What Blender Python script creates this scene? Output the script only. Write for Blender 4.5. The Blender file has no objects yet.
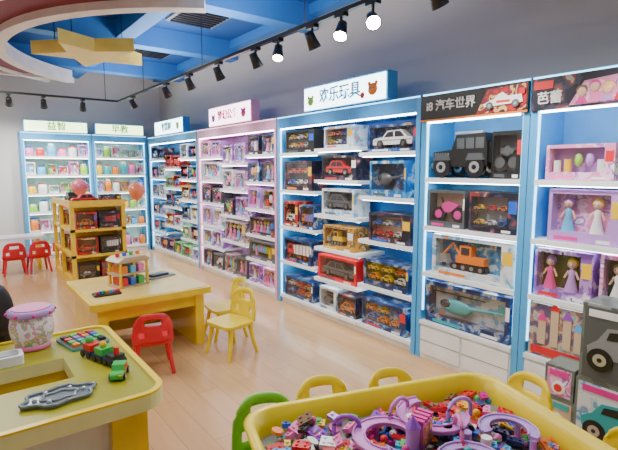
import bpy, math, random
from mathutils import Matrix, Vector
R=random.Random(7)
pi=math.pi
SC=bpy.context.scene
# ---------------------------------------------------------------- materials
def mat(name,col,rough=.5,metal=0,em=0,emcol=None,var=.06,scale=6,coat=0,trans=0,alpha=1):
    m=bpy.data.materials.new(name); m.use_nodes=True
    nt=m.node_tree; b=nt.nodes['Principled BSDF']
    b.inputs['Roughness'].default_value=rough
    b.inputs['Metallic'].default_value=metal
    b.inputs['Coat Weight'].default_value=coat
    b.inputs['Transmission Weight'].default_value=trans
    b.inputs['Base Color'].default_value=(*col,1)
    if var>0:
        n=nt.nodes.new('ShaderNodeTexNoise'); n.inputs['Scale'].default_value=scale
        tc=nt.nodes.new('ShaderNodeTexCoord'); nt.links.new(tc.outputs['Object'],n.inputs['Vector'])
        r=nt.nodes.new('ShaderNodeValToRGB')
        r.color_ramp.elements[0].position=.3; r.color_ramp.elements[1].position=.7
        r.color_ramp.elements[0].color=(*[c*(1-var) for c in col],1)
        r.color_ramp.elements[1].color=(*[min(1,c*(1+var)) for c in col],1)
        nt.links.new(n.outputs['Fac'],r.inputs['Fac']); nt.links.new(r.outputs['Color'],b.inputs['Base Color'])
    if em>0:
        b.inputs['Emission Color'].default_value=(*(emcol or col),1)
        b.inputs['Emission Strength'].default_value=em
    return m
def mprint(name,cols,scale=14,rough=.3,lo=.5):
    m=bpy.data.materials.new(name); m.use_nodes=True
    nt=m.node_tree; b=nt.nodes['Principled BSDF']; b.inputs['Roughness'].default_value=rough
    tc=nt.nodes.new('ShaderNodeTexCoord')
    n=nt.nodes.new('ShaderNodeTexNoise'); n.inputs['Scale'].default_value=scale; n.inputs['Detail'].default_value=2
    n.inputs['Distortion'].default_value=.4
    nt.links.new(tc.outputs['Object'],n.inputs['Vector'])
    r=nt.nodes.new('ShaderNodeValToRGB'); r.color_ramp.interpolation='CONSTANT'
    k=len(cols); el=r.color_ramp.elements
    el[0].position=0; el[0].color=(*cols[0],1)
    el[1].position=lo; el[1].color=(*cols[1],1)
    for i in range(2,k):
        e=el.new(lo+(.74-lo)*(i-1)/(k-1)); e.color=(*cols[i],1)
    nt.links.new(n.outputs['Fac'],r.inputs['Fac']); nt.links.new(r.outputs['Color'],b.inputs['Base Color'])
    return m
def film_mat():
    m=bpy.data.materials.new('clear_window_film'); m.use_nodes=True; nt=m.node_tree
    for n in list(nt.nodes): nt.nodes.remove(n)
    o=nt.nodes.new('ShaderNodeOutputMaterial'); t=nt.nodes.new('ShaderNodeBsdfTransparent'); g=nt.nodes.new('ShaderNodeBsdfGlossy')
    g.inputs['Roughness'].default_value=.1
    no=nt.nodes.new('ShaderNodeTexNoise'); no.inputs['Scale'].default_value=16; bp=nt.nodes.new('ShaderNodeBump'); bp.inputs['Strength'].default_value=.5
    nt.links.new(no.outputs['Fac'],bp.inputs['Height']); nt.links.new(bp.outputs[0],g.inputs['Normal'])
    mx=nt.nodes.new('ShaderNodeMixShader'); mx.inputs[0].default_value=.13
    nt.links.new(t.outputs[0],mx.inputs[1]); nt.links.new(g.outputs[0],mx.inputs[2]); nt.links.new(mx.outputs[0],o.inputs[0])
    return m
FILM=film_mat()
WHITE=mat('white_laminate',(.82,.84,.86),.35)
BOARD=mat('shelf_board_white',(.90,.94,.98),.3)
BLUEP=mat('blue_panel',(.03,.28,.68),.4)
BLUEB=mat('blue_back_panel',(.015,.17,.56),.4)
LBLUE=mat('light_blue_panel',(.07,.40,.82),.35)
LBLUEB=mat('light_blue_back',(.14,.48,.86),.4)
PINKP=mat('pink_panel',(.74,.38,.58),.4)
PINKB=mat('pink_back',(.62,.38,.70),.45)
GREENB=mat('pale_green_back',(.50,.80,.76),.5)
YEL=mat('yellow_laminate',(.88,.62,.01),.3,coat=.2)
YELP=mat('yellow_plastic',(.88,.66,.01),.3)
YTOP=mat('table_top_maple',(.80,.56,.14),.25)
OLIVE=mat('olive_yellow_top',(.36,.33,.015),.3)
CREAM=mat('cream_edge',(.82,.78,.34),.35)
REDP=mat('red_plastic',(.72,.015,.04),.3)
GRNP=mat('green_plastic',(.18,.50,.03),.3)
BLK=mat('black_plastic',(.012,.012,.014),.35)
DK=mat('dark_window',(.03,.035,.05),.15)
GREY=mat('grey_plastic',(.25,.26,.28),.4)
SIL=mat('silver_plastic',(.6,.62,.65),.25,metal=.6)
WOOD=mat('yellow_pine',(.88,.58,.03),.35,var=.1,scale=9)
LED=mat('led_strip',(1,1,1),em=18,emcol=(.80,.93,1),var=0)
LEDP=mat('led_strip_pinkish',(1,1,1),em=14,emcol=(1,.84,.98),var=0)
LEDW=mat('led_strip_warm',(1,1,1),em=17,emcol=(.97,1,.84),var=0)
EDGE=mat('led_edge_cyan',(.6,.85,1),em=4,emcol=(.30,.76,1),var=0)
EDGEP=mat('led_edge_pink',(1,.8,.9),em=2.4,emcol=(1,.6,.85),var=0)
SIGN=mat('lightbox_white',(.9,.95,1),em=7,emcol=(.76,.98,.98),var=0)
SIGNP=mat('lightbox_pink',(1,.8,.9),em=6,emcol=(1,.74,.88),var=0)
SIGNG=mat('lightbox_green',(.8,1,.7),em=5,emcol=(.78,1,.45),var=0)
LAMP=mat('lamp_lens',(1,1,1),em=200,emcol=(1,.85,.58),var=0)
LAMPD=mat('lamp_lens_dim',(1,1,1),em=20,emcol=(1,.86,.65),var=0)
PAL={}
for n,c in dict(red=(.68,.02,.03),orange=(.85,.22,.015),yellow=(.88,.55,.02),green=(.05,.45,.07),lime=(.32,.65,.06),
    blue=(.02,.12,.62),sky=(.10,.46,.82),purple=(.30,.07,.52),lilac=(.50,.27,.68),pink=(.85,.20,.48),hot=(.75,.03,.32),
    white=(.85,.85,.85),black=(.02,.02,.02),navy=(.02,.03,.12),teal=(.03,.38,.42),tan=(.6,.45,.3),skin=(.8,.5,.36),brown=(.2,.1,.05),dgrey=(.09,.10,.11)).items():
    PAL[n]=mat('toy_'+n,c,.3)
P_DARK=mprint('print_dark',[(.02,.02,.035),(.05,.05,.09),(.25,.05,.05),(.4,.36,.3)],11)
P_NAVY=mprint('print_navy',[(.015,.03,.10),(.03,.10,.30),(.3,.35,.4),(.4,.15,.06)],11)
P_BLUE=mprint('print_blue',[(.02,.14,.40),(.05,.32,.60),(.5,.62,.7),(.5,.25,.1)],11)
P_RED=mprint('print_red',[(.48,.015,.02),(.2,.02,.03),(.7,.4,.15),(.06,.02,.03)],11)
P_PINK=mprint('print_pink',[(.74,.24,.48),(.8,.5,.68),(.42,.14,.52),(.85,.8,.86)],11)
P_PURP=mprint('print_purple',[(.24,.10,.42),(.46,.27,.60),(.75,.7,.8),(.14,.06,.3)],11)
P_GRN=mprint('print_green',[(.10,.36,.13),(.38,.55,.22),(.75,.75,.5),(.05,.2,.2)],11)
P_ORG=mprint('print_orange',[(.60,.28,.04),(.2,.12,.06),(.72,.52,.15),(.3,.08,.04)],11)
P_WHT=mprint('print_white',[(.70,.75,.8),(.5,.62,.72),(.15,.38,.6),(.68,.25,.15)],11)
P_CASTLE=mprint('print_castle',[(.12,.09,.2),(.35,.2,.16),(.55,.45,.32),(.25,.4,.45),(.5,.16,.25)],13,lo=.45)
P_CART=mprint('print_carton',[(.16,.19,.17),(.11,.13,.12),(.3,.33,.31)],6)
P_FLOR=mprint('print_floral',[(.85,.80,.82),(.85,.25,.5),(.2,.55,.3),(.9,.65,.2),(.6,.2,.55)],30,lo=.48)
# ---------------------------------------------------------------- mesh builder
class MB:
    def __init__(s,M=None):
        s.v=[];s.f=[];s.m=[];s.s=[];s.ml=[];s.M=M or Matrix.Identity(4)
    def add(s,vs,fs,m,sm=False):
        o=len(s.v); s.v+= [tuple(s.M@Vector(p)) for p in vs]
        if m not in s.ml: s.ml.append(m)
        i=s.ml.index(m)
        for f in fs: s.f.append([o+k for k in f]); s.m.append(i); s.s.append(sm)
    def box(s,x0,y0,z0,x1,y1,z1,m,front=None):
        vs=[(x0,y0,z0),(x1,y0,z0),(x1,y1,z0),(x0,y1,z0),(x0,y0,z1),(x1,y0,z1),(x1,y1,z1),(x0,y1,z1)]
        F=[(0,3,2,1),(4,5,6,7),(1,2,6,5),(2,3,7,6),(3,0,4,7)]
        s.add(vs,F,m); s.add(vs,[(0,1,5,4)],front or m)
    def prism(s,poly,a,b,m,axis='z',side=None,sm=False):
        def P(p,t):
            if axis=='z': return (p[0],p[1],t)
            if axis=='y': return (p[0],t,p[1])
            return (t,p[0],p[1])
        n=len(poly); vs=[P(p,a) for p in poly]+[P(p,b) for p in poly]
        s.add(vs,[list(range(n))[::-1],list(range(n,2*n))],m)
        s.add(vs,[(i,(i+1)%n,n+(i+1)%n,n+i) for i in range(n)],side or m,sm)
    def rev(s,c,prof,m,n=16,axis='z',cap=True):
        vs=[]
        for r,t in prof:
            for i in range(n):
                a=2*pi*i/n; x,y=r*math.cos(a),r*math.sin(a)
                if axis=='z': p=(c[0]+x,c[1]+y,c[2]+t)
                elif axis=='y': p=(c[0]+x,c[1]+t,c[2]+y)
                else: p=(c[0]+t,c[1]+x,c[2]+y)
                vs.append(p)
        fs=[]
        for k in range(len(prof)-1):
            for i in range(n):
                j=(i+1)%n; fs.append((k*n+i,k*n+j,(k+1)*n+j,(k+1)*n+i))
        s.add(vs,fs,m,True)
        if cap:
            s.add(vs[:n],[list(range(n))[::-1]],m); s.add(vs[-n:],[list(range(n))],m)
    def cyl(s,c,r,h,m,axis='z',n=14,r2=None): s.rev(c,[(r,0),(r if r2 is None else r2,h)],m,n,axis)
    def sph(s,c,r,m,n=12):
        if not isinstance(r,(tuple,list)): r=(r,r,r)
        vs=[];k=n//2
        for i in range(k+1):
            t=pi*i/k
            for j in range(n):
                a=2*pi*j/n
                vs.append((c[0]+r[0]*math.sin(t)*math.cos(a),c[1]+r[1]*math.sin(t)*math.sin(a),c[2]+r[2]*math.cos(t)))
        s.add(vs,[(i*n+j,(i+1)*n+j,(i+1)*n+(j+1)%n,i*n+(j+1)%n) for i in range(k) for j in range(n)],m,True)
    def tube(s,pts,r,m,n=6,closed=False,r2=None):
        P=[Vector(p) for p in pts]; vs=[]; N=len(P)
        for i,p in enumerate(P):
            if closed: d=P[(i+1)%N]-P[i-1]
            else: d=P[min(i+1,N-1)]-P[max(i-1,0)]
            d.normalize()
            u=Vector((0,0,1)) if abs(d.z)<.9 else Vector((1,0,0))
            a=d.cross(u).normalized(); b=d.cross(a)
            rr=r if r2 is None else r+(r2-r)*i/(N-1)
            for j in range(n):
                t=2*pi*j/n; vs.append(tuple(p+a*rr*math.cos(t)+b*rr*math.sin(t)))
        K=N if closed else N-1
        s.add(vs,[(i*n+j,i*n+(j+1)%n,((i+1)%N)*n+(j+1)%n,((i+1)%N)*n+j) for i in range(K) for j in range(n)],m,True)
        if not closed: s.add(vs[:n],[list(range(n))],m); s.add(vs[-n:],[list(range(n))],m)
    def obj(s,name,parent=None,bevel=0,solid=0,sub=0):
        me=bpy.data.meshes.new(name); me.from_pydata(s.v,[],s.f)
        for m in s.ml: me.materials.append(m)
        me.polygons.foreach_set('material_index',s.m); me.polygons.foreach_set('use_smooth',s.s)
        me.update()
        o=bpy.data.objects.new(name,me); SC.collection.objects.link(o)
        if parent: o.parent=parent
        if solid:
            q=o.modifiers.new('solid','SOLIDIFY'); q.thickness=solid; q.offset=0
        if bevel:
            q=o.modifiers.new('bev','BEVEL'); q.width=bevel; q.segments=2; q.limit_method='ANGLE'
        if sub:
            q=o.modifiers.new('sub','SUBSURF'); q.levels=sub; q.render_levels=sub
        return o
def empty(name,M=None,parent=None):
    o=bpy.data.objects.new(name,None); SC.collection.objects.link(o); o.empty_display_size=.1
    if M: o.matrix_world=M
    if parent:o.parent=parent
    return o
def rrect(x0,y0,x1,y1,r,n=5):
    pts=[]
    for cx,cy,a0 in ((x1-r,y1-r,0),(x0+r,y1-r,90),(x0+r,y0+r,180),(x1-r,y0+r,270)):
        for i in range(n+1):
            a=math.radians(a0+90*i/n); pts.append((cx+r*math.cos(a),cy+r*math.sin(a)))
    return pts
def facing_mX(D,Yc): # local x -> -Y , local y -> +X
    return Matrix.Translation((D,Yc,0))@Matrix.Rotation(-pi/2,4,'Z')
# ---------------------------------------------------------------- room
XR,YB,XL,YF,H=3.47,9.62,-4.5,-2.5,3.42
def floor_mat():
    m=bpy.data.materials.new('wood_plank_floor'); m.use_nodes=True; nt=m.node_tree; b=nt.nodes['Principled BSDF']
    tc=nt.nodes.new('ShaderNodeTexCoord'); mp=nt.nodes.new('ShaderNodeMapping'); mp.inputs['Rotation'].default_value=(0,0,pi/2)
    br=nt.nodes.new('ShaderNodeTexBrick'); br.inputs['Scale'].default_value=1
    br.inputs['Brick Width'].default_value=1.2; br.inputs['Row Height'].default_value=.16; br.inputs['Mortar Size'].default_value=.0018
    br.inputs['Color1'].default_value=(.60,.34,.15,1); br.inputs['Color2'].default_value=(.66,.39,.18,1); br.inputs['Mortar'].default_value=(.38,.2,.09,1)
    n=nt.nodes.new('ShaderNodeTexNoise'); n.inputs['Scale'].default_value=3
    mp2=nt.nodes.new('ShaderNodeMapping'); mp2.inputs['Scale'].default_value=(8,.8,1)
    mx=nt.nodes.new('ShaderNodeMixRGB'); mx.blend_type='MULTIPLY'; mx.inputs['Fac'].default_value=.2
    nt.links.new(tc.outputs['Object'],mp.inputs['Vector']); nt.links.new(mp.outputs[0],br.inputs['Vector'])
    nt.links.new(tc.outputs['Object'],mp2.inputs['Vector']); nt.links.new(mp2.outputs[0],n.inputs['Vector'])
    nt.links.new(br.outputs['Color'],mx.inputs['Color1']); nt.links.new(n.outputs['Fac'],mx.inputs['Color2'])
    nt.links.new(mx.outputs[0],b.inputs['Base Color']); b.inputs['Roughness'].default_value=.22
    return m
FLOOR=floor_mat()
WALLM=mat('wall_grey_paint',(.66,.62,.57),.8,var=.04,scale=1)
WALLL=mat('wall_light_paint',(.78,.77,.75),.8,var=.03,scale=1)
CEILM=mat('ceiling_blue_paint',(.015,.11,.40),.7,var=.1,scale=1)
BEAMM=mat('beam_blue_paint',(.035,.22,.66),.6,var=.06,scale=1)
MAROON=mat('maroon_soffit',(.20,.015,.035),.6)
PLAST=mat('white_plaster',(.88,.87,.88),.6)
def slab(name,a,b,m):
    q=MB(); q.box(*a,*b,m); return q.obj(name)
slab('floor',(XL-.1,YF-.1,-.1),(XR+.1,YB+.1,0),FLOOR)
slab('ceiling',(XL-.1,YF-.1,H),(XR+.1,YB+.1,H+.1),CEILM)
slab('wall_right',(XR,YF-.1,0),(XR+.1,YB+.1,H),WALLM)
slab('wall_back',(XL-.1,YB,0),(XR,YB+.1,H),WALLL)
slab('wall_left',(XL-.1,YF,0),(XL,YB,H),WALLL)
slab('wall_front',(XL,YF-.1,0),(XR,YF,H),WALLL)
slab('baseboard_back',(XL,YB-.015,0),(.9,YB,.09),WHITE)
# ceiling beams
q=MB()
for y in (4.4,6.3,8.3): q.box(-1.5,y,3.16,XR-.01,y+.22,H-.002,BEAMM)
for x in (1.75,):  q.box(x,-1,3.2,x+.2,9.5,H-.004,BEAMM)
q.box(XR-.14,-2,3.30,XR-.005,9.55,H-.006,BEAMM)
q.obj('ceiling_beams')
q=MB()
for (x,y) in ((2.6,7.5),(2.5,5.5),(2.75,3.6)):
    q.box(x-.3,y-.3,3.37,x+.3,y+.3,3.415,GREY)
    for k in range(7): q.box(x-.26,y-.27+.08*k,3.35,x+.26,y-.23+.08*k,3.37,BLK)
q.obj('ceiling_vent_grilles')
# dropped soffit with round cut-out
cx,cy,cr=3.2,6.3,2.65
arc=[]
a0=math.atan2(8.45-cy,-math.sqrt(cr*cr-(8.45-cy)**2)); a1=math.atan2(4.0-cy,-math.sqrt(cr*cr-(4.0-cy)**2))
if a1<0:a1+=2*pi
for i in range(25):
    a=a0+(a1-a0)*i/24; arc.append((cx+cr*math.cos(a),cy+cr*math.sin(a)))
q=MB()
q.prism([(-4.4,8.45)]+[( -4.4,4.0)]+arc[::-1],3.02,3.14,MAROON,side=PLAST)
def band(r0,r1,z0,z1,m):
    n=len(arc)
    A=[];B=[]
    for i in range(n):
        a=a0+(a1-a0)*i/(n-1)
        A.append((cx+r0*math.cos(a),cy+r0*math.sin(a)));B.append((cx+r1*math.cos(a),cy+r1*math.sin(a)))
    q.prism(A+B[::-1],z0,z1,m)
band(cr-.03,cr+.10,2.95,3.03,PLAST)
band(cr+.46,cr+.52,2.985,3.03,PLAST)
for (x,y) in ((-.6,5.2),(-.6,6.6)): q.cyl((x,y,3.0),.09,.03,LAMPD,n=20)
q.box(-4.4,8.45,2.98,arc[0][0],8.55,3.14,PLAST)
q.obj('round_soffit')
# star pendant
q=MB()
STARM=mat('star_cream_yellow',(.98,.80,.22),.5); STARS=mat('star_side_yellow',(.95,.72,.14),.5)
st=[]
for i in range(10):
    a=math.radians(i*36+12); r=.62 if i%2==0 else .27
    st.append((1.36+r*math.cos(a),5.87+r*math.sin(a)))
q.prism(st,2.84,2.98,STARM,side=STARS)
for i in (0,4,6): q.tube([(1.36+(st[i][0]-1.36)*.6,5.87+(st[i][1]-5.87)*.6,2.98),(1.36+(st[i][0]-1.36)*.6,5.87+(st[i][1]-5.87)*.6,H)],.006,BLK)
q.obj('star_pendant',bevel=.01)
# ---------------------------------------------------------------- toys
def car(q,cx,y,z,L,h,W,col,glass=DK,flip=1):
    r=h*.24
    pr=[(-.5,.2),(-.5,.48),(-.46,.56),(-.24,.62),(-.12,.97),(.24,1.0),(.38,.62),(.5,.56),(.5,.2)]
    q.prism([(cx+flip*a*L,z+b*h) for a,b in pr],y,y+W,col,'y')
    gl=[(-.2,.62),(-.1,.9),(.04,.92),(.04,.62)]; gl2=[(.08,.62),(.08,.92),(.21,.93),(.32,.62)]
    for g in (gl,gl2): q.prism([(cx+flip*a*L,z+b*h) for a,b in g],y-.003,y+.002,glass,'y')
    q.box(cx-.48*L,y-.002,z+.42*h,cx+.48*L,y,z+.46*h,glass)
    for a in (-.3,.3):
        for yy in (y-.008,y+W-.012):
            q.cyl((cx+a*L,yy,z+r),r,.02,BLK,'y',14); q.cyl((cx+a*L,yy-.003,z+r),r*.5,.02,SIL,'y',8)
    q.box(cx-flip*.5*L-.003,y+.02*W,z+.42*h,cx-flip*.5*L+.004,y+.3*W,z+.5*h,PAL['yellow'])
def jeep(q,cx,y,z,L,h,W,col):
    r=h*.24
    q.prism([(cx-.5*L,z+.25*h),(cx-.5*L,z+.6*h),(cx-.14*L,z+.64*h),(cx-.06*L,z+.97*h),(cx+.46*L,z+1.0*h),(cx+.5*L,z+.6*h),(cx+.5*L,z+.25*h)],y,y+W,col,'y')
    for a,b in ((-.04,.1),(.13,.27),(.3,.44)): q.box(cx+a*L,y-.003,z+.66*h,cx+b*L,y+.001,z+.9*h,PAL['dgrey'])
    q.box(cx-.54*L,y-.005,z+.22*h,cx-.47*L,y+W+.005,z+.34*h,PAL['dgrey'])
    for k in range(6): q.box(cx-.46*L+.05*k*L,y-.003,z+.45*h,cx-.44*L+.05*k*L,y,z+.57*h,SIL)
    q.box(cx+.5*L,y+.1*W,z+.35*h,cx+.54*L,y+.9*W,z+.8*h,BLK)
    q.box(cx-.1*L,y+.05*W,z+1.0*h,cx+.4*L,y+.1*W,z+1.05*h,SIL)
    for a in (-.31,.31):
        q.prism([(cx+(a-.16)*L,z+.4*h),(cx+(a-.11)*L,z+.55*h),(cx+(a+.11)*L,z+.55*h),(cx+(a+.16)*L,z+.4*h)],y-.02,y,PAL['dgrey'],'y')
        for yy in (y-.018,y+W-.02): q.cyl((cx+a*L,yy,z+r),r,.04,BLK,'y',18); q.cyl((cx+a*L,yy-.003,z+r),r*.55,.02,SIL,'y',10); q.cyl((cx+a*L,yy-.006,z+r),r*.25,.02,BLK,'y',8)
    for yy in (.1,.75): q.cyl((cx-.5*L-.006,y+W*yy+.01,z+.5*h),.018,.01,SIL,'x',10)
def truck(q,cx,y,z,L,h,W,c1,c2):
    r=h*.17
    q.box(cx-.5*L,y,z+.2*h,cx+.5*L,y+W,z+.32*h,BLK)
    q.prism([(cx-.5*L,z+.3*h),(cx-.5*L,z+.6*h),(cx-.44*L,z+.9*h),(cx-.25*L,z+.9*h),(cx-.25*L,z+.3*h)],y,y+W,c1,'y')
    q.prism([(cx-.46*L,z+.6*h),(cx-.42*L,z+.82*h),(cx-.3*L,z+.82*h),(cx-.3*L,z+.6*h)],y-.003,y+.002,DK,'y')
    q.prism([(cx-.2*L,z+.32*h),(cx-.22*L,z+.85*h),(cx+.5*L,z+.95*h),(cx+.46*L,z+.32*h)],y,y+W,c2,'y')
    for k in range(4): q.box(cx+(-.12+.15*k)*L,y-.004,z+.34*h,cx+(-.10+.15*k)*L,y,z+.88*h,c1)
    for a in (-.36,.12,.34):
        q.cyl((cx+a*L,y-.008,z+r),r,.02,BLK,'y',14); q.cyl((cx+a*L,y-.011,z+r),r*.5,.02,c1,'y',8)
def digger(q,cx,y,z,L,h,W,c):
    q.prism(rrect(cx-.3*L,z,cx+.3*L,z+.25*h,.1*h),y,y+W,BLK,'y')
    for k in range(4): q.cyl((cx+(-.22+.147*k)*L,y-.004,z+.125*h),.08*h,.01,GREY,'y',8)
    q.box(cx-.2*L,y,z+.28*h,cx+.28*L,y+W,z+.55*h,c); q.box(cx-.14*L,y,z+.55*h,cx+.06*L,y+W,z+.92*h,c)
    q.box(cx-.11*L,y-.003,z+.6*h,cx+.03*L,y,z+.86*h,DK)
    q.tube([(cx-.15*L,y+W/2,z+.5*h),(cx-.3*L,y+W/2,z+.95*h),(cx-.46*L,y+W/2,z+.5*h)],h*.05,c)
    q.prism([(cx-.5*L,z+.2*h),(cx-.5*L,z+.5*h),(cx-.4*L,z+.5*h),(cx-.34*L,z+.2*h)],y,y+W,GREY,'y')
def heli(q,cx,y,z,L,h,W,c):
    q.sph((cx-.18*L,y+W/2,z+.45*h),(.26*L,W*.5,.28*h),c,12); q.sph((cx-.3*L,y+W/2-.005,z+.5*h),(.13*L,W*.45,.18*h),DK,10)
    q.tube([(cx,y+W/2,z+.5*h),(cx+.48*L,y+W/2,z+.62*h)],h*.07,c,8,r2=h*.03); q.box(cx+.42*L,y+W/2-.004,z+.55*h,cx+.5*L,y+W/2+.004,z+.9*h,c)
    q.box(cx-.5*L,y+W/2-.008,z+.88*h,cx+.25*L,y+W/2+.008,z+.91*h,BLK); q.cyl((cx-.15*L,y+W/2,z+.7*h),.008,.2*h,BLK,n=6)
    q.tube([(cx-.4*L,y,z+.05*h),(cx+.1*L,y,z+.05*h)],.006,BLK)
def doll(q,cx,y,z,h,dress,hair):
    q.rev((cx,y,z),[(h*.2,0),(h*.17,h*.1),(h*.08,h*.45),(h*.1,h*.6),(h*.04,h*.68)],dress,10)
    q.sph((cx,y,z+h*.8),h*.13,PAL['skin'],10); q.sph((cx,y+h*.03,z+h*.83),(h*.16,h*.13,h*.16),hair,10)
    for a in (-.05,.05): q.sph((cx+a*h,y-h*.125,z+h*.81),h*.018,BLK,6)
    q.tube([(cx-h*.1,y,z+h*.6),(cx-h*.2,y-h*.02,z+h*.38)],h*.03,PAL['skin']); q.tube([(cx+h*.1,y,z+h*.6),(cx+h*.2,y-h*.02,z+h*.38)],h*.03,PAL['skin'])
def bike(q,cx,y,z,L,h,c):
    for a in (-.32,.32):
        q.rev((cx+a*L,y,z+h*.3),[(h*.3,0),(h*.3,.03)],BLK,16,'y'); q.rev((cx+a*L,y-.004,z+h*.3),[(h*.18,0),(h*.18,.03)],c,12,'y')
    q.prism([(cx-.3*L,z+.35*h),(cx-.2*L,z+.75*h),(cx,z+.85*h),(cx+.35*L,z+.7*h),(cx+.1*L,z+.4*h)],y,y+.03,c,'y')
    q.tube([(cx-.2*L,y+.015,z+.7*h),(cx-.26*L,y+.015,z+h)],.008,BLK)
def toybox(q,cx,y,z,w,h,d,col,kind='car',tc=None,tc2=None,inner=DK,film=True):
    tc=tc or R.choice([PAL[k] for k in ('red','white','blue','orange','yellow','black')])
    tc2=tc2 or R.choice([PAL[k] for k in ('yellow','white','red','blue')])
    rec=min(.09,d*.5); x0,x1=cx-w/2,cx+w/2
    q.box(x0,y+rec,z,x1,y+d,z+h,col)
    q.box(x0+.002,y+rec-.002,z+.01,x1-.002,y+rec-.001,z+h-.01,inner)
    bb,tt,sl,sr=h*R.uniform(.12,.22),h*R.uniform(.07,.12),w*.05,w*R.choice([.05,.14,.2])
    q.box(x0,y,z,x1,y+rec,z+bb,col); q.box(x0,y,z+h-tt,x1,y+rec,z+h,col)
    q.box(x0,y,z+bb,x0+sl,y+rec,z+h-tt,col); q.box(x1-sr,y,z+bb,x1,y+rec,z+h-tt,col)
    q.box(x0+w*.1,y-.001,z+h*.03,x0+w*.45,y,z+h*.10,tc); q.box(x1-w*.3,y-.001,z+h*.025,x1-w*.12,y,z+h*.09,PAL['white'])
    q.box(x1-sr*.9,y-.001,z+h*.5,x1-sr*.1,y,z+h*.8,tc2)
    c=(x0+sl+x1-sr)/2; W=x1-x0-sl-sr; hh=h-bb-tt; zz=z+bb; dp=rec-.03
    if film: q.add([(x0+sl,y+.004,z+bb),(x1-sr,y+.004,z+bb),(x1-sr,y+.004,z+h-tt),(x0+sl,y+.004,z+h-tt)],[(0,1,2,3)],FILM)
    if kind=='car': car(q,c,y+.015,zz,W*.9,min(hh*.85,W*.42),dp,tc,SIL if tc==PAL['black'] else DK,R.choice((1,-1)))
    elif kind=='truck': truck(q,c,y+.015,zz,W*.9,min(hh*.9,W*.55),dp,tc,tc2)
    elif kind=='digger': digger(q,c,y+.015,zz,W*.9,min(hh*.9,W*.6),dp,tc)
    elif kind=='heli': heli(q,c,y+.015,zz,W*.9,min(hh*.9,W*.6),dp,tc)
    elif kind=='bike': bike(q,c,y+.03,zz,W*.9,hh*.85,tc)
    elif kind=='minis':
        n=3
        for r_ in range(2):
            for i in range(n): car(q,x0+sl+W*(i+.5)/n,y+.02,zz+hh*.5*r_+.01,W/n*.8,min(hh*.36,W/n*.4),dp*.7,PAL[R.choice(['red','blue','yellow','white','orange'])])
    elif kind=='doll':
        n=max(1,int(W/(hh*.5)))
        for i in range(n): doll(q,x0+sl+W*(i+.5)/n,y+rec*.5,zz,hh*.92,R.choice([PAL['pink'],PAL['lilac'],PAL['hot'],PAL['white'],PAL['sky']]),R.choice([PAL['brown'],PAL['yellow'],PAL['purple']]))
    elif kind=='set':
        n=max(2,int(W/.06))
        for i in range(n):
            k=R.choice(['pink','lilac','yellow','sky','red','white','lime'])
            X=x0+sl+W*(i+.5)/n; g=R.random()
            if g<.5: q.sph((X,y+rec*.5,zz+hh*.5),(W/n*.4,rec*.3,hh*.3),PAL[k],8)
            else: q.cyl((X,y+rec*.5,zz),W/n*.35,hh*(.4+.4*R.random()),PAL[k],n=8)
# ---------------------------------------------------------------- cabinets
def cabinet(name,M,w,top,depth,cols,side,back,led=LED,base=0,kick=.07,fascia=.13,sfas=None,edge=EDGE):
    q=MB(M); x0,x1=-w/2,w/2; t=.045
    q.box(x0,0,0,x0+t,depth,top,side); q.box(x1-t,0,0,x1,depth,top,side)
    q.box(x0+t,depth-.03,0,x1-t,depth-.005,top,back)
    q.box(x0+t,0,top-fascia,x1-t,depth-.03,top,sfas or side)
    q.box(x0+t,.02,top-fascia-.012,x1-t,.05,top-fascia-.001,led)
    if edge:
        for a,b in ((x0+t+.0005,x0+t+.008),(x1-t-.008,x1-t-.0005)): q.box(a,.012,base+.08,b,.03,top-fascia-.015,edge)
        q.box(x0+.01,-.004,top-.016,x1-.01,0,top-.006,edge)
    if base:
        q.box(x0+t,.005,0,x1-t,depth-.03,base,WHITE)
        for k in range(2):
            a=x0+t+(w-2*t)*k/2; q.box(a+.012,-.012,.05,a+(w-2*t)/2-.012,.005,base-.05,WHITE)
            q.box(a+.012,-.014,base*.5-.003,a+(w-2*t)/2-.012,-.012,base*.5+.003,GREY)
        q.box(x0+t,-.015,base-.03,x1-t,.004,base,WHITE)
    else: q.box(x0+t,.03,0,x1-t,depth-.03,kick,WHITE)
    n=len(cols); cw=(w-2*t)/n
    for i,lv in enumerate(cols):
        a=x0+t+cw*i
        for z in lv:
            q.box(a,-.01 if i%2 else .0,z-.035,a+cw,depth-.03,z,BOARD)
            if z>.3 : q.box(a+.02,.03,z-.042,a+cw-.02,.05,z-.0355,led)
    return q.obj(name)
def text(s,size,M,m,parent,ext=.004):
    c=bpy.data.curves.new('lettering','FONT'); c.body=s; c.size=size; c.align_x='CENTER'; c.align_y='CENTER'; c.extrude=ext; c.offset=size*.015
    o=bpy.data.objects.new('lettering',c); SC.collection.objects.link(o); c.materials.append(m); o.parent=parent; o.matrix_local=M
    return o
def TM(X,Y,Z): return Matrix(((0,0,-1,X),(-1,0,0,Y),(0,1,0,Z),(0,0,0,1)))
def TB(X,Y,Z): return Matrix(((1,0,0,X),(0,0,-1,Y),(0,1,0,Z),(0,0,0,1)))
D=3.05; DEP=.40
def levels_fill(q,w,cols,topz,fn,t=.045,hmax=.3):
    n=len(cols); cw=(w-2*t)/n
    for i,lv in enumerate(cols):
        lv=sorted(lv)
        for j,z in enumerate(lv):
            nx=(lv[j+1]-.05) if j+1<len(lv) else topz
            fn(q,i,-w/2+t+cw*i,cw,z,min(hmax,nx-z-.03))
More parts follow.
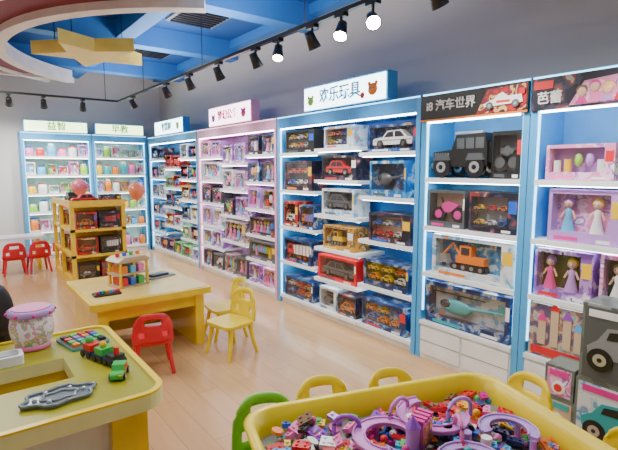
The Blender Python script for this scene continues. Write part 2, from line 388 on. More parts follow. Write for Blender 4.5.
def bear(q,x,z,r,c):
    q.sph((x,-.042,z),(r,.008,r*.9),c,14)
    for a in (-.7,.7): q.sph((x+a*r,-.042,z+r*.8),(r*.35,.007,r*.35),c,10)
    for a in (-.35,.35): q.sph((x+a*r,-.05,z+.15*r),(r*.1,.003,r*.1),BLK,6)
# C3
c3=[[1.76,1.34,.92,.51,.10],[1.79,1.47,1.11,.76,.43,.10],[1.73,1.33,.92,.49,.10]]
cabinet('toy_display_cabinet',facing_mX(D,3.595),2.11,2.17,DEP,c3,LBLUE,BLUEB,sfas=BLUEP)
q=MB(facing_mX(D,3.595))
def f3(q,i,a,cw,z,h):
    k=R.choice(['car','truck','digger','minis','car','minis','heli','car'])
    col=R.choice([P_DARK,P_DARK,P_NAVY,P_NAVY,P_ORG,PAL['black'],PAL['dgrey'],P_WHT,P_RED,P_RED,P_BLUE,PAL['red']])
    tc={'digger':PAL['yellow']}.get(k) or PAL[R.choice(['red','red','white','blue','orange','dgrey','dgrey','white'])]
    w=R.uniform(.42,.60); h=min(h,R.uniform(.22,.34))
    if R.random()<.25:
        toybox(q,a+cw/2-.15,.03,z+.001,.27,h,.22,col,R.choice(['car','heli','bike']),tc,inner=R.choice([DK,GREY])); toybox(q,a+cw/2+.15,.03,z+.001,.27,h*.9,.22,R.choice([P_DARK,P_NAVY,P_RED]),R.choice(['car','truck']),PAL['orange'],inner=DK)
    else: toybox(q,a+cw/2+R.uniform(-.03,.03),.03,z+.001,w,h,.22,col,k,tc,inner=R.choice([DK,DK,PAL['dgrey'],GREY,PAL['tan'],P_NAVY,P_BLUE]))
levels_fill(q,2.11,c3,2.03,f3,hmax=.34)
q.obj('boxed_toy_cars')
q=MB(facing_mX(D,3.48)); q.box(-.6,-.03,2.176,.6,.09,2.42,LBLUE); q.box(-.58,-.04,2.185,.58,-.03,2.405,SIGN)
bear(q,.43,2.28,.06,PAL['orange']); bear(q,-.47,2.27,.05,PAL['lime']); q.sph((.3,-.042,2.24),(.03,.006,.03),PAL['red'],8); o=q.obj('lightbox_sign')
text('欢乐玩具',.15,TM(D-.045,3.5,2.295),PAL['sky'],o)
# C4
c4=[[1.76,1.42,1.08,.74,.42,.10],[1.66,1.30,.94,.58,.10],[1.76,1.42,1.08,.74,.42,.10]]
cabinet('doll_display_cabinet',facing_mX(D,5.78),2.22,2.17,DEP,c4,PINKP,PINKB,led=LEDP,edge=EDGEP)
q=MB(facing_mX(D,5.78))
def f4(q,i,a,cw,z,h):
    n=R.choice([1,2,2]); 
    for k in range(n):
        w=cw/n-.05; kind=R.choice(['doll','set','doll','bike'])
        toybox(q,a+cw*(k+.5)/n,.03,z+.001,w*R.uniform(.85,1),min(h,R.uniform(.22,.28)),.2,R.choice([P_PINK,P_PURP,P_WHT,PAL['lilac'],P_CASTLE,PAL['dgrey'],P_DARK,P_NAVY]),kind,PAL[R.choice(['pink','lilac','hot','white'])],inner=R.choice([PAL['lilac'],PAL['tan'],DK,P_PURP]))
levels_fill(q,2.22,c4,2.03,f4); q.obj('boxed_dolls')
q=MB(facing_mX(D,5.78)); q.box(-.6,-.03,2.176,.6,.09,2.44,PINKP); q.box(-.58,-.04,2.185,.58,-.03,2.425,SIGNP)
bear(q,.42,2.29,.06,PAL['hot']); bear(q,-.44,2.28,.05,PAL['purple']); o=q.obj('lightbox_sign')
text('梦幻公主',.14,TM(D-.045,5.8,2.3),PAL['hot'],o)
# C5
c5=[[1.76,1.42,1.08,.74,.42,.10],[1.60,1.26,.92,.58,.10],[1.76,1.42,1.08,.74,.42,.10]]
cabinet('toy_display_cabinet',facing_mX(D,8.03),2.24,2.17,DEP,c5,LBLUE,LBLUEB,sfas=BLUEP)
q=MB(facing_mX(D,8.03))
def f5(q,i,a,cw,z,h):
    for k in range(2):
        w=cw/2-.05
        toybox(q,a+cw*(k+.5)/2,.03,z+.001,w,min(h,R.uniform(.18,.25)),.2,R.choice([P_WHT,P_BLUE,P_GRN,P_NAVY,P_ORG,P_DARK,P_RED]),R.choice(['car','set','truck']),inner=R.choice([PAL['white'],DK,PAL['sky'],DK]),film=False)
levels_fill(q,2.24,c5,2.03,f5); q.obj('boxed_toy_sets')
q=MB(facing_mX(D,8.0)); q.box(-.65,-.03,2.176,.65,.09,2.42,BLUEP); q.box(-.63,-.04,2.185,.63,-.03,2.405,SIGN); bear(q,.45,2.28,.06,PAL['lime']); o=q.obj('lightbox_sign')
text('智慧树',.15,TM(D-.045,8.05,2.295),PAL['teal'],o)
# C2, C1
lv=[1.51,1.12,.74]
for yc,nm in ((2.08,'toy_vehicle_cabinet'),(1.18,'doll_house_cabinet')):
    cb=cabinet(nm,facing_mX(D,yc),.895,2.17,DEP,[lv],LBLUE,LBLUEB,base=.33,fascia=.05)
    q=MB(facing_mX(D,yc))
    if yc>2:
        q.box(-.44,-.02,1.95,.44,.012,2.15,BLK)
        q.prism([(.06,1.97),(.14,2.13),(.43,2.14),(.43,1.97)],-.0215,-.02,P_RED,'y')
        q.prism([(.12,2.03),(.2,2.06),(.26,2.1),(.3,2.07),(.4,2.07),(.41,2.02),(.13,2.01)],-.032,-.022,PAL['white'],'y')
        for x in (.17,.36): q.cyl((x,-.036,2.015),.026,.012,PAL['dgrey'],'y',14); q.cyl((x,-.038,2.015),.012,.012,SIL,'y',10)
        q.box(.38,-.032,2.07,.42,-.022,2.11,PAL['red']); q.box(.22,-.033,2.03,.32,-.032,2.045,PAL['red'])
        q.box(-.44,-.024,1.95,.44,-.02,1.965,PAL['orange'])
    else:
        q.box(-.44,-.02,1.95,.44,.012,2.15,PAL['black'],P_DARK)
        q.prism([(-.2,1.965),(-.12,2.10),(.3,2.13),(.42,2.10),(.42,1.965)],-.024,-.02,P_PINK,'y')
        for k in range(8):
            X=-.13+.07*k; Z=2.035+.02*(k%2)
            q.sph((X,-.026,Z),(.028,.008,.03),PAL['skin'],10); q.sph((X,-.023,Z+.012),(.036,.006,.032),PAL[['brown','hot','yellow','purple'][k%4]],10)
            q.prism([(X-.035,1.97),(X+.035,1.97),(X+.012,2.01+.02*(k%2)),(X-.012,2.01+.02*(k%2))],-.028,-.022,PAL[['hot','pink','lilac','red'][k%4]],'y')
        q.box(-.42,-.025,2.08,-.3,-.02,2.13,PAL['red'])
    o=q.obj('header_panel'); o.parent=cb
    q=MB(facing_mX(D,yc)); q.box(-.38,-.012,1.936,.38,.01,1.948,LED); o=q.obj('header_led'); o.parent=cb
    text('i8 汽车世界' if yc>2 else '芭蕾',.088 if yc>2 else .08,TM(D-.024,yc+.165 if yc>2 else yc+.32,2.06 if yc>2 else 2.02),PAL['white'],cb)
M2=facing_mX(D,2.08)
q=MB(M2); jeep(q,-.13,.06,1.515,.48,.33,.22,PAL['black']); q.obj('large_toy_jeep')
q=MB(M2); toybox(q,.275,.04,1.512,.23,.33,.25,PAL['black'],'bike',PAL['dgrey'],PAL['red'],inner=PAL['dgrey']); q.obj('boxed_toy_motorbike')
q=MB(M2); toybox(q,-.21,.03,1.122,.34,.29,.24,PAL['dgrey'],'bike',PAL['hot'],inner=PAL['tan']); q.obj('boxed_toy_motorbike')
q=MB(M2); toybox(q,.19,.03,1.122,.38,.29,.24,P_DARK,'minis',PAL['black'],inner=GREY); q.obj('boxed_toy_car')
q=MB(M2); toybox(q,.03,.02,.742,.70,.32,.27,P_WHT,'digger',PAL['orange'],inner=P_BLUE); q.obj('boxed_toy_excavator')
q=MB(M2); toybox(q,.0,.02,.332,.74,.34,.27,P_NAVY,'heli',PAL['teal'],PAL['white'],inner=P_WHT); q.obj('boxed_toy_helicopter')
M1=facing_mX(D,1.18)
q=MB(M1); toybox(q,-.15,.04,1.512,.40,.22,.24,P_PINK,'set',PAL['pink'],inner=PAL['lilac']); toybox(q,.24,.04,1.512,.28,.32,.24,P_GRN,'doll',PAL['lime'],inner=PAL['tan']); q.obj('boxed_play_sets')
q=MB(M1); toybox(q,-.1,.03,1.122,.42,.33,.24,PAL['lilac'],'doll',PAL['hot'],inner=P_PINK); toybox(q,.26,.03,1.122,.26,.3,.24,P_PURP,'doll',inner=DK); q.obj('boxed_dolls')
q=MB(M1); toybox(q,-.2,.03,.742,.36,.32,.24,P_PURP,'doll',inner=DK); toybox(q,.2,.03,.742,.36,.33,.24,P_PINK,'doll',inner=DK); q.obj('boxed_dolls')
q=MB(M1); q.box(-.39,.02,.332,.0,.3,.69,PAL['black'],P_CASTLE)
for k,(x,hh) in enumerate(((-.3,.16),(-.22,.24),(-.14,.2),(-.07,.14))):
    q.box(x-.025,.014,.42,x+.025,.02,.42+hh,PAL['tan']); q.prism([(x-.035,.42+hh),(x+.035,.42+hh),(x,.48+hh)],.012,.02,PAL[['hot','red','purple','sky'][k]],'y')
q.box(-.37,.014,.35,-.02,.02,.4,PAL['red'])
q.box(.03,.02,.332,.39,.3,.66,PAL['purple'],P_CASTLE); q.obj('boxed_toy_castle')
cabinet('toy_display_cabinet',facing_mX(D,.26),.9,2.17,DEP,[lv],LBLUE,LBLUEB,base=.33)
# back cabinets
YBk=9.21
def jars(q,i,a,cw,z,h):
    n=6
    for k in range(n):
        x=a+cw*(k+.5)/n; hh=min(h,R.uniform(.13,.24)); c=PAL[R.choice(['white','pink','lime','yellow','sky','lilac','red','orange','teal'])]
        if R.random()<.5: q.rev((x,.12,z+.001),[(cw/n*.38,0),(cw/n*.42,hh*.2),(cw/n*.40,hh*.8),(cw/n*.25,hh*.86)],c,10); q.cyl((x,.12,z+hh*.86),cw/n*.27,hh*.14,R.choice([PAL['white'],PAL['red'],PAL['blue']]),n=10)
        else: toybox(q,x,.05,z+.001,cw/n*.88,hh,.14,R.choice([P_WHT,P_GRN,P_PINK,P_ORG,PAL['white']]),'set',c,inner=PAL['white'],film=False)
bl=[1.80,1.48,1.16,.84,.52,.12]
for xc,w,tx in ((1.5,1.1,'益智'),(2.55,.98,'早教')):
    cabinet('learning_toy_cabinet',Matrix.Translation((xc,YBk,0)),w,2.2,DEP-.01,[bl],LBLUE,GREENB,led=LEDW)
    q=MB(Matrix.Translation((xc,YBk,0))); levels_fill(q,w,[bl],2.05,jars,hmax=.25); q.obj('toy_tubs')
    q=MB(Matrix.Translation((xc,YBk,0))); q.box(-w/2+.05,-.02,2.206,w/2-.05,.08,2.4,LBLUE); q.box(-w/2+.07,-.03,2.215,w/2-.07,-.02,2.385,SIGNG); o=q.obj('lightbox_sign')
    text(tx,.15,TB(xc,YBk-.034,2.3),PAL['green'],o)
# ---------------------------------------------------------------- track lighting
TZ=2.68; TX=2.3; TY=8.3
q=MB(); q.box(TX-.018,-1.5,TZ,TX+.018,TY+.018,TZ+.03,BLK); q.box(-3,TY-.018,TZ,TX-.018,TY+.018,TZ+.03,BLK)
for y in (-.8,1.5,3.1,5.0,7.0): q.tube([(TX,y,TZ+.03),(TX,y,H)],.005,BLK)
for x in (-1.5,.3,2.1): q.tube([(x,TY,TZ+.03),(x,TY,3.0 if x<1 else H)],.005,BLK)
q.obj('lighting_track')
def spot(p,target,lens,power):
    o=empty('track_spotlight',Matrix.Translation(p))
    d=(Vector(target)-Vector((p[0],p[1],p[2]-.11))).normalized()
    rot=d.to_track_quat('-Z','Y').to_matrix().to_4x4()
    q=MB(); q.box(-.025,-.05,-.025,.025,.05,0,BLK); q.cyl((0,0,-.11),.01,.09,BLK)
    q.M=Matrix.Translation((0,0,-.12))@rot
    q.rev((0,0,0),[(.012,.08),(.035,.075),(.04,.02),(.052,-.055),(.047,-.055),(.036,-.03)],BLK,16,cap=False)
    q.cyl((0,0,-.05),.045,.004,lens,n=16)
    q.obj('lamp_head',o)
    if power:
        l=bpy.data.lights.new('beam','SPOT'); l.energy=power; l.spot_size=math.radians(80); l.spot_blend=.9; l.shadow_soft_size=.06; l.color=(1,.95,.88)
        b=bpy.data.objects.new('beam',l); SC.collection.objects.link(b); b.parent=o
        b.matrix_local=Matrix.Translation(Vector((0,0,-.12))+d*.085)@rot
for y,tg,lens,pw in ((.9,(3.1,1.0,1.2),LAMPD,85),(1.82,(3.1,1.7,1.3),LAMPD,85),(2.34,(1.0,.6,1.0),LAMP,60),(2.66,(1.2,1.9,.6),LAMP,50),
    (3.0,(3.1,3.0,1.2),LAMPD,85),(3.48,(1.5,2.6,.5),LAMPD,50),(3.85,(3.1,3.9,1.2),LAMPD,85),(4.6,(3.1,4.8,1.2),LAMPD,75),(5.35,(3.1,5.6,1.2),LAMPD,75),(6.1,(3.1,6.5,1.2),LAMPD,75),(7.5,(3.1,7.6,1.2),LAMPD,95)):
    spot((TX,y,TZ),tg,lens,pw)
for x,tg in ((.75,(.9,9.6,1.4)),(1.2,(1.4,9.2,1.4)),(1.75,(1.9,9.2,1.2)),(-.6,(-.6,9.6,1.4))): spot((x,TY,TZ),(tg),LAMPD,95)
# ---------------------------------------------------------------- furniture
def chair(loc,yaw,m,s=1):
    o=empty('childs_plastic_chair',Matrix.Translation(loc)@Matrix.Rotation(yaw,4,'Z')@Matrix.Scale(s,4))
    q=MB(); q.prism(rrect(-.15,-.13,.15,.15,.05),.245,.268,m); q.prism(rrect(-.12,-.1,.12,.12,.04),.225,.246,m); q.obj('seat',o,bevel=.008)
    q=MB(); nu,nv=14,10; vs=[];
    for j in range(nv+1):
        v=j/nv
        for i in range(nu+1):
            u=-1+2*i/nu
            zt=.50-.05*abs(u)**4
            z=.262+(zt-.262)*v
            x=u*(.150-.018*v*v if v<.9 else .132-.01)
            y=-.135-.045*v+.05*u*u*(.4+.6*v)
            vs.append((x,y,z))
    fs=[]
    for j in range(nv):
        for i in range(nu):
            if j in (6,7) and 4<=i<=9: continue
            if j in (2,3) and i in (2,3,10,11): continue
            a=j*(nu+1)+i; fs.append((a,a+1,a+nu+2,a+nu+1))
    q.add(vs,fs,m,True); q.obj('backrest',o,solid=.014,bevel=0)
    for k,(a,b) in enumerate(((-1,-1),(1,-1),(1,1),(-1,1))):
        q=MB(); q.tube([(a*.11,b*.095,.25),(a*.125,b*.115,.12),(a*.142,b*.145,0.0)],.021,m,8,r2=.014); q.obj('leg_%d'%(k+1),o)
o=empty('childrens_play_table'); 
x0,y0,x1,y1=.78,3.82,1.80,4.83
q=MB(); q.prism(rrect(x0,y0,x1,y1,.04),.475,.53,YEL); q.prism(rrect(x0+.03,y0+.03,x1-.03,y1-.03,.03),.53,.534,YTOP); q.obj('table_top',o,bevel=.006)
q=MB()
q.box(x0+.06,y0+.06,0,x0+.14,y1-.06,.475,YEL); q.box(x1-.14,y0+.06,0,x1-.06,y1-.06,.475,YEL); q.box(x0+.14,y1-.3,.06,x1-.14,y1-.26,.475,YEL); q.box(x0+.14,y0+.08,.36,x1-.14,y0+.1,.475,YEL); q.obj('side_panels',o)
chair((1.17,3.60,0),math.radians(-14),REDP)
chair((1.83,3.53,0),math.radians(102),YELP,1.08); chair((1.99,3.96,0),math.radians(84),YELP,1.08)
q=MB(Matrix.Translation((1.22,4.33,.535))@Matrix.Rotation(.25,4,'Z'))
for a in (-.13,.0,.13):
    for b in (-.09,.09): q.box(a-.01,b-.01,0,a+.01,b+.01,.24,PAL['yellow'])
for z in (.0,.11,.22): q.box(-.15,-.1,z,.15,.1,z+.015,PAL['tan'])
cl=['red','blue','green','orange','sky','pink']
for i in range(6): q.box(-.12+.05*(i%3)*1.6,-.105,.02+.11*(i//3),-.07+.05*(i%3)*1.6,.06,.085+.11*(i//3),PAL[cl[i]])
q.prism([(-.16,.235),(.16,.235),(.1,.27),(-.1,.27)],-.11,.11,PAL['tan'],'y')
for i in range(4): q.cyl((-.1+.065*i,0,.27),.018,.03,PAL[cl[i]],n=8)
q.obj('toy_block_house')
q=MB(Matrix.Translation((.98,4.1,.534))); q.prism(rrect(-.12,-.07,.1,.07,.03),0,.012,BLK)
for i in range(7): q.box(-.1+.028*i,-.03+.01*(i%3),.012,-.08+.028*i,.0+.01*(i%3),.035,PAL[cl[i%6]])
q.obj('toy_parts_tray')
q=MB(Matrix.Translation((1.55,4.5,.534))@Matrix.Rotation(.3,4,'Z')); q.prism(rrect(-.15,-.09,.15,.09,.03),0,.01,GREY); q.prism(rrect(-.1,-.05,.1,.05,.03),.01,.03,BLK); q.obj('drawing_board')
# gondola shelf
gx0,gx1,gy0,gy1,gh=1.17,1.86,6.62,7.95,1.12
q=MB()
q.box(gx0,gy0,0,gx1,gy1,.08,WOOD)
for z in (.08,.42,.76,gh-.035): q.box(gx0,gy0,z,gx1,gy1,z+.035,WOOD)
for (x,y) in ((gx0,gy0),(gx1-.05,gy0),(gx0,gy1-.05),(gx1-.05,gy1-.05),(gx0,gy0+.74)): q.box(x,y,.08,x+.05,y+.05,gh-.03,WOOD)
q.box(gx0+.3,gy0+.28,.1,gx0+.33,gy1-.03,gh-.04,WOOD); q.box(gx0+.05,gy0+.26,.1,gx1-.05,gy0+.28,gh-.04,WOOD)
q.box(gx1-.03,gy0+.05,.1,gx1-.005,gy1-.05,gh-.04,WOOD)
q.box(gx0,gy0,gh,gx0+.02,gy1,gh+.05,WOOD); q.box(gx0+.02,gy0,gh,gx1,gy0+.02,gh+.05,WOOD)
g=q.obj('wooden_gondola_shelf')
q=MB()
for z in (.116,.456,.796):
    q.M=Matrix.Identity(4)
    for k in range(2): toybox(q,gx0+.2+.29*k,gy0+.03,z,.26,.22,.18,R.choice([P_DARK,PAL['black'],P_RED]),R.choice(['car','truck']),R.choice([PAL['red'],PAL['orange'],PAL['black']]),inner=PAL['brown'])
    for yy,ww in ((.40,.19),(.62,.19),(.92,.19),(1.15,.19)):
        q.M=facing_mX(gx0+.06,gy0+yy); toybox(q,0,0,z,ww,.2,.16,R.choice([P_ORG,PAL['brown'],P_RED,P_DARK]),'car',inner=PAL['brown'])
q.M=Matrix.Identity(4)
car(q,gx0+.22,gy0+.12,gh+.001,.32,.13,.14,PAL['red']); toybox(q,gx0+.53,gy0+.08,gh+.001,.26,.12,.15,PAL['black'],'car',PAL['red']);
q.M=facing_mX(gx0+.1,gy0+.7); car(q,0,0,gh+.001,.35,.14,.14,PAL['black'],GREY)
q.obj('boxed_toy_cars',g)
PINKB_=mat('balloon_pink',(.85,.2,.28),.2,coat=.5); CORAL=mat('balloon_coral',(.85,.22,.10),.2,coat=.5)
def balloon(p,r,base,m):
    q=MB(); q.rev(p,[(r*.05,-r*1.22),(r*.12,-r*1.12),(r*.5,-r*.85),(r*.85,-r*.4),(r,.1*r),(r*.88,r*.55),(r*.5,r*.9),(r*.02,r*1.05)],m,18)
    q.rev((p[0],p[1],p[2]-r*1.28),[(r*.12,0),(r*.05,r*.1)],m,10); q.tube([(p[0],p[1],p[2]-r*1.25),base],.004,WHITE)
    q.obj('balloon')
balloon((1.40,7.1,1.33),.115,(1.40,7.1,gh+.002),PINKB_); balloon((2.20,7.2,1.25),.125,(2.20,7.2,0.0),CORAL)
q=MB(); q.prism(rrect(-1.6,8.42,1.12,8.86,.03),.49,.53,WHITE)
for x in (-1.5,-.25,1.0): q.box(x,8.48,0,x+.05,8.8,.49,YEL)
q.obj('long_activity_table',bevel=.005)
chair((.66,8.24,0),0,REDP); chair((.98,8.23,0),.1,REDP); chair((.2,8.24,0),-.1,REDP)
# ring table
o=empty('ring_play_table')
X1,Y0,Y1,XA=.75,2.08,3.25,-1.3
def arcp(cx,cy,r,a,b,n=6): return [(cx+r*math.cos(math.radians(a+(b-a)*i/n)),cy+r*math.sin(math.radians(a+(b-a)*i/n))) for i in range(n+1)]
outer=[(XA,Y0)]+arcp(X1-.12,Y0+.12,.12,-90,0)+arcp(X1-.1,Y1-.1,.1,0,90)+[(XA,Y1)]
poly=outer+[(XA,2.8),(.42,2.8),(.42,2.5),(XA,2.5)]
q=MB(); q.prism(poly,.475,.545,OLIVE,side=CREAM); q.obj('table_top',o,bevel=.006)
ip=[(XA,Y0+.03)]+arcp(X1-.12,Y0+.12,.09,-90,0)+arcp(X1-.1,Y1-.1,.07,0,90)+[(XA,Y1-.03)]
q=MB(); q.prism(outer+ip[::-1],.545,.556,YEL); q.obj('edge_lip',o)
q=MB()
q.box(X1-.14,Y0+.16,0,X1-.06,Y1-.12,.474,YEL); q.box(XA,2.82,0,X1-.14,2.86,.474,YEL); q.box(.44,2.44,0,.48,2.82,.474,YEL)
q.box(XA,2.2,.0,.5,2.22,.474,WHITE); q.box(.5,2.14,0,X1-.14,2.24,.474,YEL)
q.obj('base_panels',o)
q=MB(Matrix.Translation((.31,3.08,.546)))
q.rev((0,0,0),[(.082,.02),(.104,.06),(.115,.11),(.115,.15),(.105,.2)],P_FLOR,24)
q.rev((0,0,0),[(.08,0),(.092,.006),(.092,.03),(.082,.036)],PAL['pink'],24)
q.rev((0,0,.195),[(.105,0),(.122,.008),(.122,.035),(.108,.042)],PAL['lilac'],24)
q.cyl((0,0,.238),.1,.004,PAL['pink'],n=24)
for i in range(8):
    a=2*pi*i/8; q.sph((.122*math.cos(a),.122*math.sin(a),.216),.012,PAL['hot'],8)
q.obj('toy_drum')
q=MB(Matrix.Translation((.13,2.895,.546))); q.prism(rrect(-.11,-.06,.11,.06,.02),0,.05,WHITE); q.prism(rrect(-.09,-.04,.09,.04,.02),.05,.054,GREY); q.obj('white_toy_case',bevel=.004)
q=MB(Matrix.Translation((.56,3.0,.546))@Matrix.Rotation(.2,4,'Z')); q.prism(rrect(-.11,-.13,.11,.13,.02),0,.015,PAL['dgrey'],side=PAL['teal'])
for i in range(16):
    a,b=-.09+.05*(i%4),-.1+.055*(i//4); k=R.choice(['red','green','blue','orange','green','purple','black','teal']); q.box(a,b,.015,a+.035,b+.04,.03,PAL[k])
q.obj('puzzle_board')
q=MB(Matrix.Translation((.58,2.66,.547))@Matrix.Rotation(1.9,4,'Z'))
for i,(x,k) in enumerate(((-.13,'black'),(-.03,'green'),(.08,'red'))):
    q.box(x-.045,-.04,.018,x+.045,.04,.04,PAL['navy']); q.box(x-.04,-.035,.04,x+.03,.035,.075 if i else .06,PAL[k]); 
    for a in (-.028,.028):
        for b in (-.044,.036): q.cyl((x+a,b,.018),.018,.008,BLK,'y',10)
q.cyl((-.15,0,.06),.015,.04,PAL['red'],n=10); q.sph((.1,0,.085),.025,PAL['green'],8); q.sph((-.03,0,.09),.02,PAL['yellow'],8)
q.obj('toy_train')
q=MB(Matrix.Translation((.60,2.37,.547))@Matrix.Rotation(1.1,4,'Z')); car(q,0,-.03,.0,.14,.07,.06,PAL['green'],PAL['red']); q.obj('toy_car')
CLEAR=mat('blue_grey_plastic',(.16,.20,.22),.15,coat=.5)
q=MB(Matrix.Translation((.32,2.3,.546)));
cl_=[];
for i in range(40):
    a=2*pi*i/40; r=1+.12*math.sin(6*a); cl_.append((.145*r*math.cos(a),.085*r*math.sin(a)))
q.prism(cl_,0,.012,CLEAR)
q.tube([(x,y,.016) for x,y in cl_],.008,CLEAR,6,closed=True)
q.tube([(x*.5,y*.5,.016) for x,y in cl_],.006,GREY,6,closed=True)
for i in range(6): q.sph((.1*math.cos(i*1.05),.055*math.sin(i*1.05),.018),.012,SIL,8)
q.obj('cloud_shaped_tray')
# black chair behind ring table
q=MB(Matrix.Translation((.02,3.62,0)))
vs=[];nu=12;nv=8
for j in range(nv+1):
    for i in range(nu+1):
        u=-1+2*i/nu;v=j/nv; vs.append((u*.24*(1-.25*v**4),.0-.06*(1-u*u)+.0,.5+.37*v-.06*abs(u)**3*v))
q.add(vs,[(j*(nu+1)+i,j*(nu+1)+i+1,(j+1)*(nu+1)+i+1,(j+1)*(nu+1)+i) for j in range(nv) for i in range(nu)],BLK,True)
o=empty('black_office_chair'); q.obj('backrest',o,solid=.06)
q=MB(Matrix.Translation((.02,3.87,0))); q.prism(rrect(-.24,-.22,.24,.22,.08),.42,.49,BLK); q.cyl((0,0,.1),.025,.32,BLK); 
for i in range(5):
    a=2*pi*i/5; q.tube([(0,0,.12),(.24*math.cos(a),.24*math.sin(a),.06)],.02,BLK); q.sph((.24*math.cos(a),.24*math.sin(a),.028),.028,BLK,8)
q.tube([(0,-.15,.43),(0,-.27,.5),(0,-.29,.6)],.02,BLK); q.obj('seat_and_base',o,bevel=.01)
# ---------------------------------------------------------------- block tray table
ang=math.radians(-18); TM_=Matrix.Translation((1.29,.987,0))@Matrix.Rotation(ang,4,'Z')
o=empty('block_play_table',TM_)
HW,HD=.60,.47
q=MB()
loops=[(rrect(-HW+.06,-HD+.06,HW-.06,HD-.06,.10,6),.44),(rrect(-HW,-HD,HW,HD,.14,6),.585),(rrect(-HW-.005,-HD-.005,HW+.005,HD+.005,.14,6),.60),(rrect(-HW+.012,-HD+.012,HW-.012,HD-.012,.13,6),.612),
 (rrect(-HW+.035,-HD+.035,HW-.035,HD-.035,.115,6),.605),(rrect(-HW+.045,-HD+.045,HW-.045,HD-.045,.105,6),.50)]
vs=[];n=len(loops[0][0])
for L,z in loops: vs+=[(x,y,z) for x,y in L]
q.add(vs,[(k*n+i,k*n+(i+1)%n,(k+1)*n+(i+1)%n,(k+1)*n+i) for k in range(len(loops)-1) for i in range(n)],YELP,True)
q.add(vs[:n],[list(range(n))],YELP); q.add(vs[-n:],[list(range(n))],GREY); q.obj('tray',o)
q=MB(); q.box(-.42,-.28,0,-.36,.28,.44,YELP); q.box(.36,-.28,0,.42,.28,.44,YELP); q.box(-.36,-.03,.08,.36,.03,.44,YELP); q.obj('base',o)
q=MB(TM_)
base=TM_
cols=['pink','hot','lilac','purple','red','orange','yellow','white','blue','sky','green','brown','pink','red','red','black','teal','navy']
for i in range(640):
    x,y=R.uniform(-HW+.09,HW-.09),R.uniform(-HD+.09,HD-.09)
    heap=.04*(math.sin(x*7+1)*math.cos(y*8)+1)*.6+.02
    z=.503+R.random()*heap
    q.M=base@Matrix.Translation((x,y,z))@Matrix.Rotation(R.uniform(0,6.3),4,'Z')@Matrix.Rotation(R.uniform(-.5,.5),4,'X')
    a,b,h=R.choice([(.016,.016,.018),(.032,.016,.018),(.032,.032,.018),(.024,.016,.012)])
    m=PAL[R.choice(cols)]; g=R.random()
    if g<.78:
        q.box(-a,-b,0,a,b,h,m)
        for sx in ((-a/2,a/2) if a>.02 else (0,)):
            for sy in ((-b/2,b/2) if b>.02 else (0,)): q.cyl((sx,sy,h),.006,.005,m,n=6)
    elif g<.9: q.sph((0,0,.015),.017,m,8)
    else: q.cyl((0,0,0),.024,.012,m,n=12)
q.obj('toy_building_blocks')
def ribbon(q,c,r,a0,a1,z,w,m,n=14):
    A=[(c[0]+(r-w)*math.cos(a0+(a1-a0)*i/n),c[1]+(r-w)*math.sin(a0+(a1-a0)*i/n)) for i in range(n+1)]
    B=[(c[0]+(r+w)*math.cos(a0+(a1-a0)*i/n),c[1]+(r+w)*math.sin(a0+(a1-a0)*i/n)) for i in range(n+1)]
    q.prism(A+B[::-1],z,z+.012,m)
    for P in (A,B): q.tube([(x,y,z+.014) for x,y in P],.005,m,5)
    for k in range(0,n+1,5):
        t=a0+(a1-a0)*k/n; q.cyl((c[0]+r*math.cos(t),c[1]+r*math.sin(t),.502),.012,z-.502,m,n=8)
q=MB(TM_)
PV=mat('toy_violet_pink',(.62,.20,.58),.3)
ribbon(q,(-.10,.13),.11,0,4.2,.575,.022,PV); ribbon(q,(.14,.20),.12,1.5,6,.585,.022,PV); ribbon(q,(-.34,.02),.09,2,6,.57,.018,PAL['pink'])
ribbon(q,(.36,.02),.09,-1,3,.575,.018,PAL['lilac']); ribbon(q,(.1,-.1),.1,0,5,.57,.02,PAL['lilac'])
def arch(q,c,w,h,m,rot=0):
    M0=q.M; q.M=M0@Matrix.Translation(c)@Matrix.Rotation(rot,4,'Z')
    q.tube([(-w,0,0)]+[(-w*math.cos(pi*i/8),0,h*.5+h*.5*math.sin(pi*i/8)) for i in range(9)]+[(w,0,0)],.009,m,6); q.M=M0
arch(q,(.02,.26,.55),.06,.1,PV,.4); arch(q,(.16,.06,.55),.05,.1,PAL['pink'],1.2); arch(q,(-.22,.24,.55),.05,.08,PAL['purple'],-.4); arch(q,(.27,.2,.55),.06,.09,PAL['lilac'],.1)
for k in range(5): q.cyl((.04+.05*k,.2-.05*k,.575-.004*k),.02,.03,PAL['lilac' if k%2 else 'white'],n=12)
q.M=TM_@Matrix.Translation((.02,.10,.55))@Matrix.Rotation(.6,4,'Z')
q.box(-.045,-.03,0,.045,.03,.10,PAL['pink']); 
for a in (-.02,.02):
    for z in (.02,.06): q.box(a-.011,-.033,z,a+.011,-.03,z+.028,PAL['yellow'])
for a in (-.04,-.013,.013,.04): q.box(a-.008,-.03,.1,a+.008,.03,.115,PAL['hot'])
q.cyl((-.07,0,0),.025,.10,PAL['lilac'],n=12); q.cyl((-.07,0,.10),.03,.04,PAL['purple'],n=12,r2=.002)
q.obj('toy_castle_playset')
def chair_back_at(x,y,yaw,m,s=1):
    chair((x-math.sin(yaw)*.17*s,y+math.cos(yaw)*.17*s,0),yaw,m,s)
chair_back_at(1.10,1.82,pi+ang,GRNP,1.05); chair_back_at(1.43,1.80,pi+ang,YELP,1.05); chair_back_at(1.80,1.68,pi+ang,YELP,1.02)
chair_back_at(2.38,1.17,pi/2+ang+.1,YELP); chair_back_at(2.2,.62,pi/2+ang,YELP)
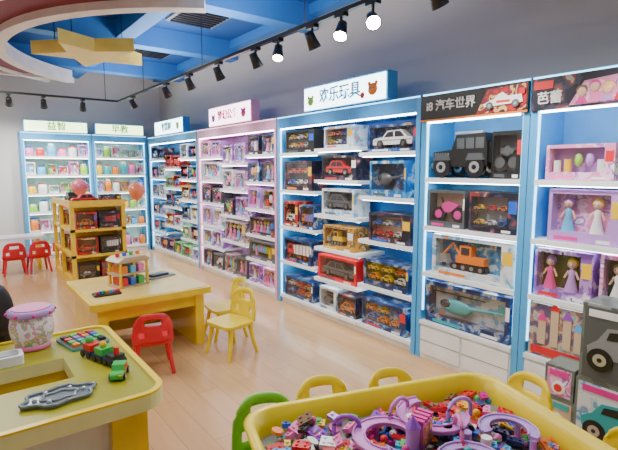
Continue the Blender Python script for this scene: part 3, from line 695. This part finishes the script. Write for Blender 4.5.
def carton(name,x0,y0,z0,x1,y1,z1,kind):
    q=MB(); q.box(x0,y0,z0,x1,y1,z1,P_CART)
    q.box(x0-.002,y0+.015,z0+.015,x0-.001,y1-.015,z1-.015,[PAL['dgrey'],PAL['tan'],P_PINK,P_WHT][kind])
    yc=(y0+y1)/2; h=z1-z0; w=y1-y0
    if kind in (0,3):
        q.prism([(y0+.12*w,z0+.35*h),(y0+.2*w,z0+.55*h),(y0+.4*w,z0+.62*h),(y0+.5*w,z0+.75*h),(y0+.7*w,z0+.72*h),(y0+.8*w,z0+.55*h),(y0+.92*w,z0+.45*h),(y0+.9*w,z0+.32*h)],x0-.006,x0-.002,GREY if kind==0 else PAL['teal'],'x')
        for b in (.27,.76):
            q.cyl((x0-.010,y0+w*b,z0+h*.3),h*.15,.006,BLK,'x',20); q.cyl((x0-.012,y0+w*b,z0+h*.3),h*.08,.006,SIL,'x',14); q.cyl((x0-.014,y0+w*b,z0+h*.3),h*.03,.006,BLK,'x',8)
        q.prism([(y0+.45*w,z0+.6*h),(y0+.52*w,z0+.71*h),(y0+.67*w,z0+.68*h),(y0+.7*w,z0+.58*h)],x0-.008,x0-.006,PAL['black'],'x')
        q.box(x0-.006,y0+.5*w,z0+h*.84,x0-.002,y0+.92*w,z0+h*.93,PAL['white'] if kind==0 else PAL['hot']); q.box(x0-.006,y0+.08*w,z0+h*.84,x0-.002,y0+.3*w,z0+h*.93,PAL['red'])
    else:
        q.box(x0-.006,y0+.03,z0+h*.7,x0-.002,y1-.03,z0+h*.88,PAL['hot' if kind==2 else 'teal']); q.cyl((x0-.01,yc,z0+h*.35),h*.2,.008,PAL['white'],'x',16); q.cyl((x0-.013,yc,z0+h*.35),h*.12,.008,PAL['red'],'x',16)
    wx=x1-x0
    q.box(x0+.04,y0-.003,z0+h*.05,x1-.04,y0-.001,z0+h*.16,PAL['white']); q.box(x0+.04,y0-.003,z0+h*.3,x1-.04,y0-.001,z0+h*.8,PAL['dgrey'])
    for a in (.35,.65): q.cyl((x0+wx*a,y0-.006,z0+h*.42),h*.09,.004,SIL,'y',14)
    q.obj(name,bevel=.003)
carton('toy_carton',2.78,.66,0,3.02,1.13,.40,3); carton('toy_carton',2.78,.68,.402,3.02,1.12,.84,0); carton('toy_carton',2.83,1.15,0,3.02,1.34,.20,1); carton('toy_carton',2.83,1.16,.202,3.02,1.33,.40,2)
# ---------------------------------------------------------------- lights
def area(name,loc,rot,sx,sy,e,col):
    l=bpy.data.lights.new(name,'AREA'); l.shape='RECTANGLE'; l.size=sx; l.size_y=sy; l.energy=e; l.color=col
    b=bpy.data.objects.new(name,l); SC.collection.objects.link(b); b.location=loc; b.rotation_euler=rot
area('overhead_fill_a',(1.0,1.5,2.9),(0,0,0),1.2,1.2,34,(1,.98,.94))  # a to d: added overhead fill, invisible, no fixture belongs to them
area('overhead_fill_b',(.2,4.2,2.9),(0,0,0),1.2,1.2,60,(1,.98,.94))
area('overhead_fill_c',(0,7.2,2.9),(0,0,0),1.6,1.6,75,(1,.98,.95))
area('overhead_fill_d',(-2.2,2.5,2.9),(0,0,0),2,2,40,(1,.98,.95))
area('upward_fill',(2.3,5.5,2.72),(pi,0,0),.3,6,70,(1,.96,.92))  # added upward fill that brightens the blue ceiling, not a real lamp
w=bpy.data.worlds.new('w'); SC.world=w; w.use_nodes=True
w.node_tree.nodes['Background'].inputs[0].default_value=(.6,.65,.75,1); w.node_tree.nodes['Background'].inputs[1].default_value=.3
# ---------------------------------------------------------------- camera
c=bpy.data.cameras.new('camera'); co=bpy.data.objects.new('camera',c); SC.collection.objects.link(co)
c.sensor_width=36; c.lens=470/618*36; c.clip_start=.02
co.location=(0,0,1.58); co.rotation_euler=(math.radians(90-6.8),0,math.radians(-37.1))
SC.camera=co
